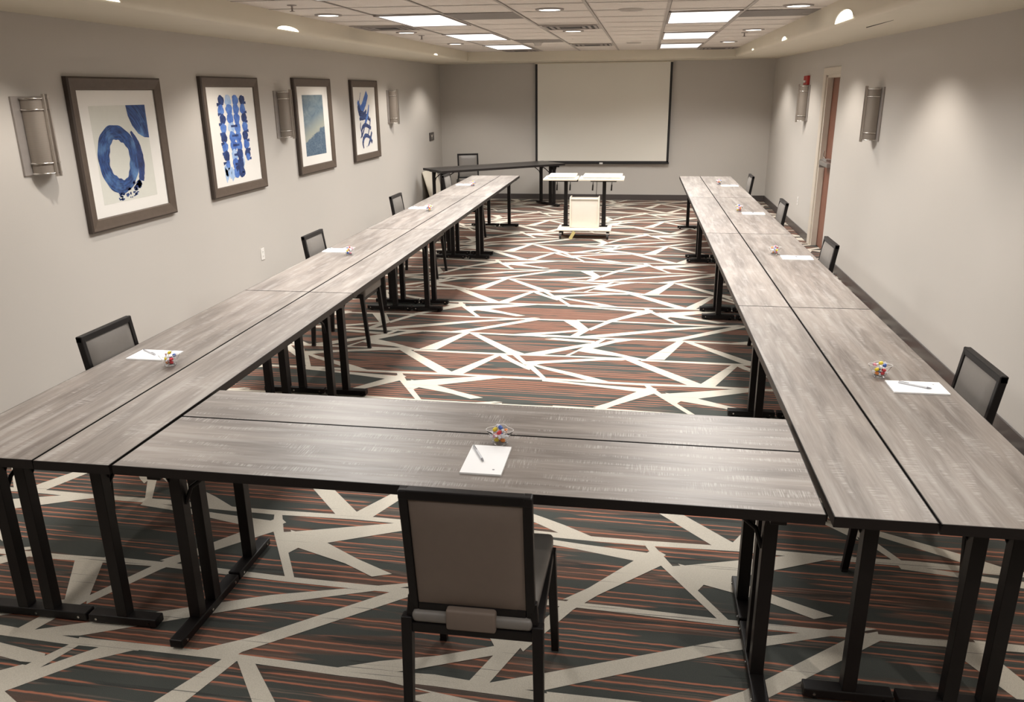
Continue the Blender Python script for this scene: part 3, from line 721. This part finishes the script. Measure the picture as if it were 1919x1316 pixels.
# the two cross tables are a little shorter: own copies with the same build
TL_ = 2.305
tw2, tn2 = make_table('wide'), make_table('narrow')
tw2.location = (xc, 2.1827+.2182, 0); tw2.rotation_euler = (0, 0, PI/2-.0045)
tag(tw2, 'wide grey oak folding table across the front, with the notepad and nearest chair', 'table', 'cross tables')
tn2.location = (xc, 2.1827+.4364+.1456, 0); tn2.rotation_euler = (0, 0, PI/2-.0045)
tag(tn2, 'narrow grey oak folding table across the front, behind the wider one', 'table', 'cross tables')
TL_ = 2.36
th = math.radians(39.7); ux, uy = math.cos(th), math.sin(th); nx, ny = uy, -ux       # n points to the room
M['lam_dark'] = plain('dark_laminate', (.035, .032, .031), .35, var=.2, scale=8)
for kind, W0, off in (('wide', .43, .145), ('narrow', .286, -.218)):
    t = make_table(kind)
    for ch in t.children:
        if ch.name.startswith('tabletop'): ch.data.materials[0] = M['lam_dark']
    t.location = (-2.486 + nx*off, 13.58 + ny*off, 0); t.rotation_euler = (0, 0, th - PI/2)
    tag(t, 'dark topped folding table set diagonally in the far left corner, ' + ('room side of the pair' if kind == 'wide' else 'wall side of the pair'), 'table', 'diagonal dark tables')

# ------------------------------------------------------------------ chairs (local: faces +Y, origin on the floor)
def make_chair():
    r = empty('banquet_chair')
    def bk(x, t, d=0):      # point on the leaning back: t 0..1 bottom to top
        return Vector((x, -.190 - .060*t + d, .452 + .428*t))
    fw, dp = .026, .030
    m = MB()
    for s in (-1, 1):
        m.bar(bk(s*(.189-fw/2), 0, .015), bk(s*(.189-fw/2), 1, .015), fw, dp, up=(0,1,0))
    m.bar(bk(-.189, .965, .015), bk(.189, .965, .015), dp, .030); m.bar(bk(-.163, .03, .015), bk(.163, .03, .015), dp, .026)
    m.build('back_frame', M['black'], r, bevel=.004)
    # upholstered pad, bulging both ways
    def pad(side):
        m = MB(); n = 12; v = []
        for i in range(n+1):
            for j in range(n+1):
                u, t = i/n, j/n; e = min(1, min(u, 1-u)*8)*min(1, min(t, 1-t)*8); e = math.sqrt(max(0, 1-(1-e)**2))
                q = bk(-.162 + .324*u, .055 + .875*t, .015 + side*(.009 + .012*e + .006*math.sin(PI*u)*math.sin(PI*t))); v.append(q)
        m.add(v, [(i*(n+1)+j, (i+1)*(n+1)+j, (i+1)*(n+1)+j+1, i*(n+1)+j+1) for i in range(n) for j in range(n)], 0, True); return m
    p = pad(1).build('backrest', M['vinyl'], r); p['label'] = 'grey front of the backrest'
    p = pad(-1).build('rear_panel', M['pad_back'], r); p['label'] = 'taupe rear of the backrest'
    # seat cushion
    bm = bmesh.new(); bmesh.ops.create_cube(bm, size=1)
    for v in bm.verts:
        v.co.x *= .368 if v.co.y < 0 else .40; rear = v.co.y < 0; top = v.co.z > 0; v.co.y = .245 if not rear else -.205; v.co.z = (.452 if rear else .485) if top else .412
    bmesh.ops.bevel(bm, geom=bm.edges[:], offset=.016, segments=4, profile=.5, affect='EDGES')
    me = bpy.data.meshes.new('seat'); bm.to_mesh(me); bm.free()
    for f in me.polygons: f.use_smooth = True
    me.materials.append(M['vinyl']); o = bpy.data.objects.new('seat', me); C.objects.link(o); o.parent = r
    m = MB(); m.rbox(-.075, .075, -.216, -.17, .405, .475, .008); m.build('back_tab', M['pad_back'], r)
    m = MB()
    m.box(-.195, .195, -.204, -.174, .380, .412); m.box(-.185, .185, .195, .220, .375, .405)
    for s in (-1, 1): m.bar((s*.198, -.19, .412), (s*.192, .215, .420), .024, .034)
    m.build('seat_frame', M['black'], r, bevel=.003)
    for s in (-1, 1):
        m = MB(); m.bar((s*.198, -.19, .432), (s*.205, -.215, 0), .034, .036, up=(0,1,0), w2=.028, h2=.028)
        m.bar((s*.190, -.185, .43), (s*.184, -.178, .50), .020, .026, up=(0,1,0)); lg = m.build('rear_leg', M['black'], r, bevel=.003)
        m = MB(); m.box(s*.205-.014, s*.205+.014, -.229, -.201, -.0, .012); m.build('glide', M['rubber'], lg)
        m = MB(); m.bar((s*.194, .213, .436), (s*.207, .252, 0), .032, .034, up=(0,1,0), w2=.026, h2=.026); lg = m.build('front_leg', M['black'], r, bevel=.003)
        m = MB(); m.box(s*.207-.013, s*.207+.013, .239, .265, -.0, .012); m.build('glide', M['rubber'], lg)
    return r
ch0 = make_chair()
CH = [(-.455, 2.150, 0.008, 'black framed taupe chair in the foreground, seen from behind', 'chair at the cross table'),
      (-2.295, 3.31, -PI/2, 'grey padded black chair at the left table row, nearest the camera', 0),
      (-2.350, 5.97, -PI/2, 'grey padded black chair at the left table row, second from the camera', 0),
      (-2.420, 8.43, -PI/2, 'grey padded black chair at the left table row, third from the camera', 0),
      (-2.400, 10.66, -PI/2, 'grey padded black chair at the left table row, in front of the dark diagonal table', 0),
      (1.146, 3.28, PI/2, 'grey padded black chair at the right table row, nearest the camera', 1),
      (1.125, 6.00, PI/2, 'grey padded black chair at the right table row, second from the camera', 1),
      (1.140, 8.21, PI/2, 'grey padded black chair at the right table row, third from the camera', 1),
      (1.130, 10.72, PI/2, 'grey padded black chair at the right table row, farthest from the camera', 1),
      (-3.07, 14.18, math.radians(198), 'grey padded black chair behind the dark diagonal table, facing the room', 'chair at the diagonal tables')]
for i, (x, y, rz, l, gname) in enumerate(CH):
    o = ch0 if i == 0 else copy_tree(ch0); o.location = (x, y, 0); o.rotation_euler = (0, 0, rz)
    tag(o, l, 'chair', gname if isinstance(gname, str) else ('chairs along the left row', 'chairs along the right row')[gname])

# ------------------------------------------------------------------ notepads, pens, bowls of sweets
def make_pad():
    r = empty('notepad'); m = MB(); m.box(-.069, .069, -.1075, .1075, .0, .006); m.build('sheets', M['paper'], r)
    m = MB(); m.lathe([(.0001, 0), (.0042, 0), (.0042, .0002)], 12, (.038, -.075, .0061)); m.build('printed_mark', M['print_grey'], r)
    return r
def make_pen():
    r = empty('ballpoint_pen'); m = MB(); m.tube([(0, -.06, .0045), (0, .05, .0045)], .0042, 10); m.build('barrel', M['pen_body'], r)
    m = MB(); m.tube([(0, .05, .0045), (0, .062, .0045), (0, .07, .0045)], [.0042, .003, .0008], 10); m.build('tip', M['pen_dark'], r)
    m = MB(); m.box(-.0012, .0012, -.058, -.02, .0085, .0100); m.build('clip', M['pen_dark'], r)
    return r
def make_bowl():
    r = empty('sweet_bowl'); m = MB(); n = 8
    def ring(rad, z, st):      # squared flaring star rim
        return [((rad*(1+st*math.cos(4*t)))*math.cos(t), (rad*(1+st*math.cos(4*t)))*math.sin(t), z) for t in [2*PI*k/32+PI/4 for k in range(32)]]
    rings = [ring(.0001, .0005, 0), ring(.021, .0005, .03), ring(.025, .004, .05), ring(.030, .025, .08), ring(.042, .052, .16), ring(.0435, .054, .16), ring(.0415, .052, .16), ring(.0285, .025, .08), ring(.0235, .006, .05), ring(.0001, .005, 0)]
    v = [p for g_ in rings for p in g_]
    m.add(v, [(i*32+k, i*32+(k+1) % 32, (i+1)*32+(k+1) % 32, (i+1)*32+k) for i in range(len(rings)-1) for k in range(32)], 0, True)
    m.build('cup', M['clear'], r)
    m = MB(); rp = ring(.0425, .0535, .16); m.tube(rp + [rp[0]], .0009, 6); rp = ring(.022, .001, .03); m.tube(rp + [rp[0]], .0008, 6); m.build('rim', M['rim'], r)
    return r
CANDY = {'red': (.62, .05, .06), 'yellow': (.80, .62, .04), 'blue': (.05, .12, .42), 'orange': (.75, .25, .05), 'pink': (.75, .30, .38), 'white': (.80, .80, .82)}
for k_, c_ in CANDY.items(): M['candy_'+k_] = plain('candy_'+k_, c_, .3)
M['wrap'] = plain('candy_wrapper_end', (.82, .82, .86), .25)
def make_candy(col):
    r = empty('wrapped_sweet'); m = MB()
    m.tube([(-.0095, 0, 0), (-.007, 0, 0), (0, 0, 0), (.007, 0, 0), (.0095, 0, 0)], [.002, .0065, .0078, .0065, .002], 10); m.build('sweet', M['candy_'+col], r)
    for s in (-1, 1):
        m = MB(); n = 7; pts = [(s*.0092, 0, 0)]
        for k in range(n): t = -.8 + 1.6*k/(n-1); pts.append((s*(.0092+.011*math.cos(t)), .011*math.sin(t)*1.1, (.0022 if k % 2 else -.0022)))
        m.add(pts + [(p[0], p[1], p[2]+.0005) for p in pts], [(0, k+1, k+2) for k in range(n-1)] + [(n+1, n+k+2, n+k+3) for k in range(n-1)])
        m.build('wrapper_twist', M['wrap'], r)
    return r
cand = {k_: make_candy(k_) for k_ in CANDY}; cused = set()
pad0, pen0, bowl0 = make_pad(), make_pen(), make_bowl()
PADS = [  # pad x,y,rot; bowl x,y; pen dx,dy,rot; where
    (-.488, 2.398, 0.0, -.466, 2.540, (-.035, .035, 3.6), 'on the front cross table'),
    (-2.282, 3.305, -PI/2, -2.129, 3.185, (-.04, .02, 1.0), 'on the left row by its nearest chair'),
    (-2.375, 5.960, -PI/2, -2.224, 5.81, (-.04, .02, .9), 'on the left row by its second chair'),
    (-2.380, 8.400, -PI/2, -2.225, 8.20, (-.04, .02, .8), 'on the left row by its third chair'),
    (-2.380, 10.65, -PI/2, -2.240, 10.53, (-.04, .02, .8), 'on the left row by its farthest chair'),
    (1.150, 3.309, PI/2, 1.036, 3.440, (-.01, .01, 4.19), 'on the right row by its nearest chair'),
    (1.134, 6.030, PI/2, .996, 6.165, (.05, -.01, 1.2), 'on the right row by its second chair'),
    (1.097, 8.265, PI/2, .972, 8.43, (.05, -.01, 1.2), 'on the right row by its third chair'),
    (1.100, 10.73, PI/2, .975, 10.89, (.05, -.01, 1.2), 'on the right row by its farthest chair')]
Zt = TH + .0006
for i, (x, y, rz, bx_, by, (dx, dy, pr), where) in enumerate(PADS):
    o = pad0 if i == 0 else copy_tree(pad0); o.location = (x, y, Zt); o.rotation_euler = (0, 0, rz); tag(o, 'white notepad ' + where, 'notepad', 'notepads on the tables')
    o = pen0 if i == 0 else copy_tree(pen0); o.location = (x+dx, y+dy, Zt+.0062); o.rotation_euler = (0, 0, pr); tag(o, 'grey ballpoint pen lying on the notepad ' + where, 'pen', 'pens on the notepads')
    if i == 0:
        for c_ in list(o.children): pass
    o = bowl0 if i == 0 else copy_tree(bowl0); o.location = (bx_, by, Zt); o.rotation_euler = (0, 0, .3*i); tag(o, 'small clear plastic bowl of wrapped sweets ' + where, 'bowl', 'bowls of sweets')
    rnd = random.Random(20+i); cols = list(CANDY); rnd.shuffle(cols)
    if i == 0: cols = ['red', 'orange', 'yellow', 'blue', 'white', 'pink']
    lay = [(0, .008, .0145), (.011, -.006, .016), (-.011, -.005, .016), (.0, .012, .031), (.014, -.008, .032), (-.014, -.006, .033), (.0, -.010, .046), (.020, .010, .047), (-.019, .012, .048), (.002, .004, .060)]
    if i in (1, 5): cols = ['blue', 'red', 'orange', 'blue', 'red', 'yellow', 'white', 'blue', 'pink', 'yellow']
    for k, (ax, ay, az) in enumerate(lay):
        cn = cols[k % len(cols)]
        c = cand[cn] if cn not in cused else copy_tree(cand[cn]); cused.add(cn)
        c.location = (bx_ + ax, by + ay, Zt + az); c.rotation_euler = (rnd.uniform(-.5, .5), rnd.uniform(-.6, .6), rnd.uniform(0, 6.28))
        tag(c, cn + ' wrapped sweet in the bowl ' + where, 'sweet', cn + ' sweets in the bowl ' + where)

# ------------------------------------------------------------------ white mobile cart on the carpet
ct = empty('presentation_cart', (-.785, 11.0, 0))
def X(x): return x + .785
def Y(y): return y - 11.0
m = MB(); m.rbox(X(-1.145), X(-.412), Y(10.80), Y(11.22), .112, .136, .008); m.build('platform', M['white_lam'], ct)
for sx in (-1.10, -.455):
    for sy in (10.86, 11.17):
        m = MB(); m.box(X(sx)-.018, X(sx)+.018, Y(sy)-.012, Y(sy)+.012, .06, .112); c_ = m.build('caster', M['black'], ct, bevel=.004)
        m = MB(); m.tube([(X(sx)-.012, Y(sy)-.018, .036), (X(sx)+.012, Y(sy)-.018, .036)], .036, 16); m.build('wheel', M['rubber'], c_)
        m = MB(); m.box(X(sx)-.02, X(sx)+.02, Y(sy)-.03, Y(sy)-.005, .064, .082); m.build('wheel_guard', M['white_plastic'], c_, bevel=.003)
m = MB(); m.rbox(X(-.985), X(-.580), Y(10.94), Y(11.14), .136, .535, .012)
m.build('cabinet', M['cream_box'], ct)
for a in (-.982, -.597):
    m = MB(); m.rbox(X(a), X(a)+.018, Y(10.925), Y(11.14), .16, .555, .008); m.build('side_flange', M['white_lam'], ct)
m = MB(); m.box(X(-.962), X(-.60), Y(10.932), Y(10.938), .516, .530); m.build('cabinet_slot', M['lip'], ct)
for (px, a0_, a1_) in ((-1.05, -1.354, -.892), (-.524, -.872, -.258)):
    m = MB(); m.box(X(px)-.024, X(px)+.024, Y(11.08), Y(11.13), .142, .765); m.box(X(px)-.028, X(px)+.028, Y(11.075), Y(11.135), .142, .42); m.build('post', M['black'], ct, bevel=.003)
    m = MB(); m.box(X(px)-.055, X(px)+.055, Y(11.05), Y(11.16), .136, .146); m.build('post_foot', M['black'], ct, bevel=.002)
    m = MB(); m.box(X(px)-.17 if px < -1 else X(px)-.19, X(px)+.165, Y(11.085), Y(11.125), .745, .768); m.build('support_bar', M['black'], ct, bevel=.003)
    m = MB(); m.rbox(X(a0_), X(a1_), Y(10.98), Y(11.42), .768, .794, .006); tp = m.build('worktop', M['white_lam'], ct)
    m = MB(); m.rbox(X(a0_)+.05, X(a1_)-.03, Y(11.06), Y(11.50), .800, .822, .005); m.box(X(a0_)+.08, X(a1_)-.06, Y(11.1), Y(11.4), .793, .801); m.build('raised_shelf', M['white_lam'], tp)
    for hx in ((-1.165, -.985) if px < -1 else (-.675, -.42)):
        m = MB(); m.tube([(X(hx), Y(11.05), .745), (X(hx)-.002, Y(11.05), .71)], .005, 8); m.tube([(X(hx)-.002, Y(11.05), .712), (X(hx)-.006, Y(11.05), .632)], [.009, .011], 10); m.build('lever_handle', M['black'], ct)
m = MB(); m.tube([(X(-.63), Y(11.2), .77), (X(-.635), Y(11.22), .65), (X(-.64), Y(11.22), .45), (X(-.64), Y(11.2), .14)], .004, 8); m.build('cable', M['rubber'], ct)
m = MB(); mm = Matrix.Translation((X(-.93), Y(10.79), .06)) @ Matrix.Rotation(.5, 4, 'Y'); m.box(-.022, .022, -.002, .002, -.058, .056, M=mm); m.build('strap', M['strap'], ct)
tag(ct, 'white wheeled cart with two raised worktops on black posts in the table opening', 'cart')
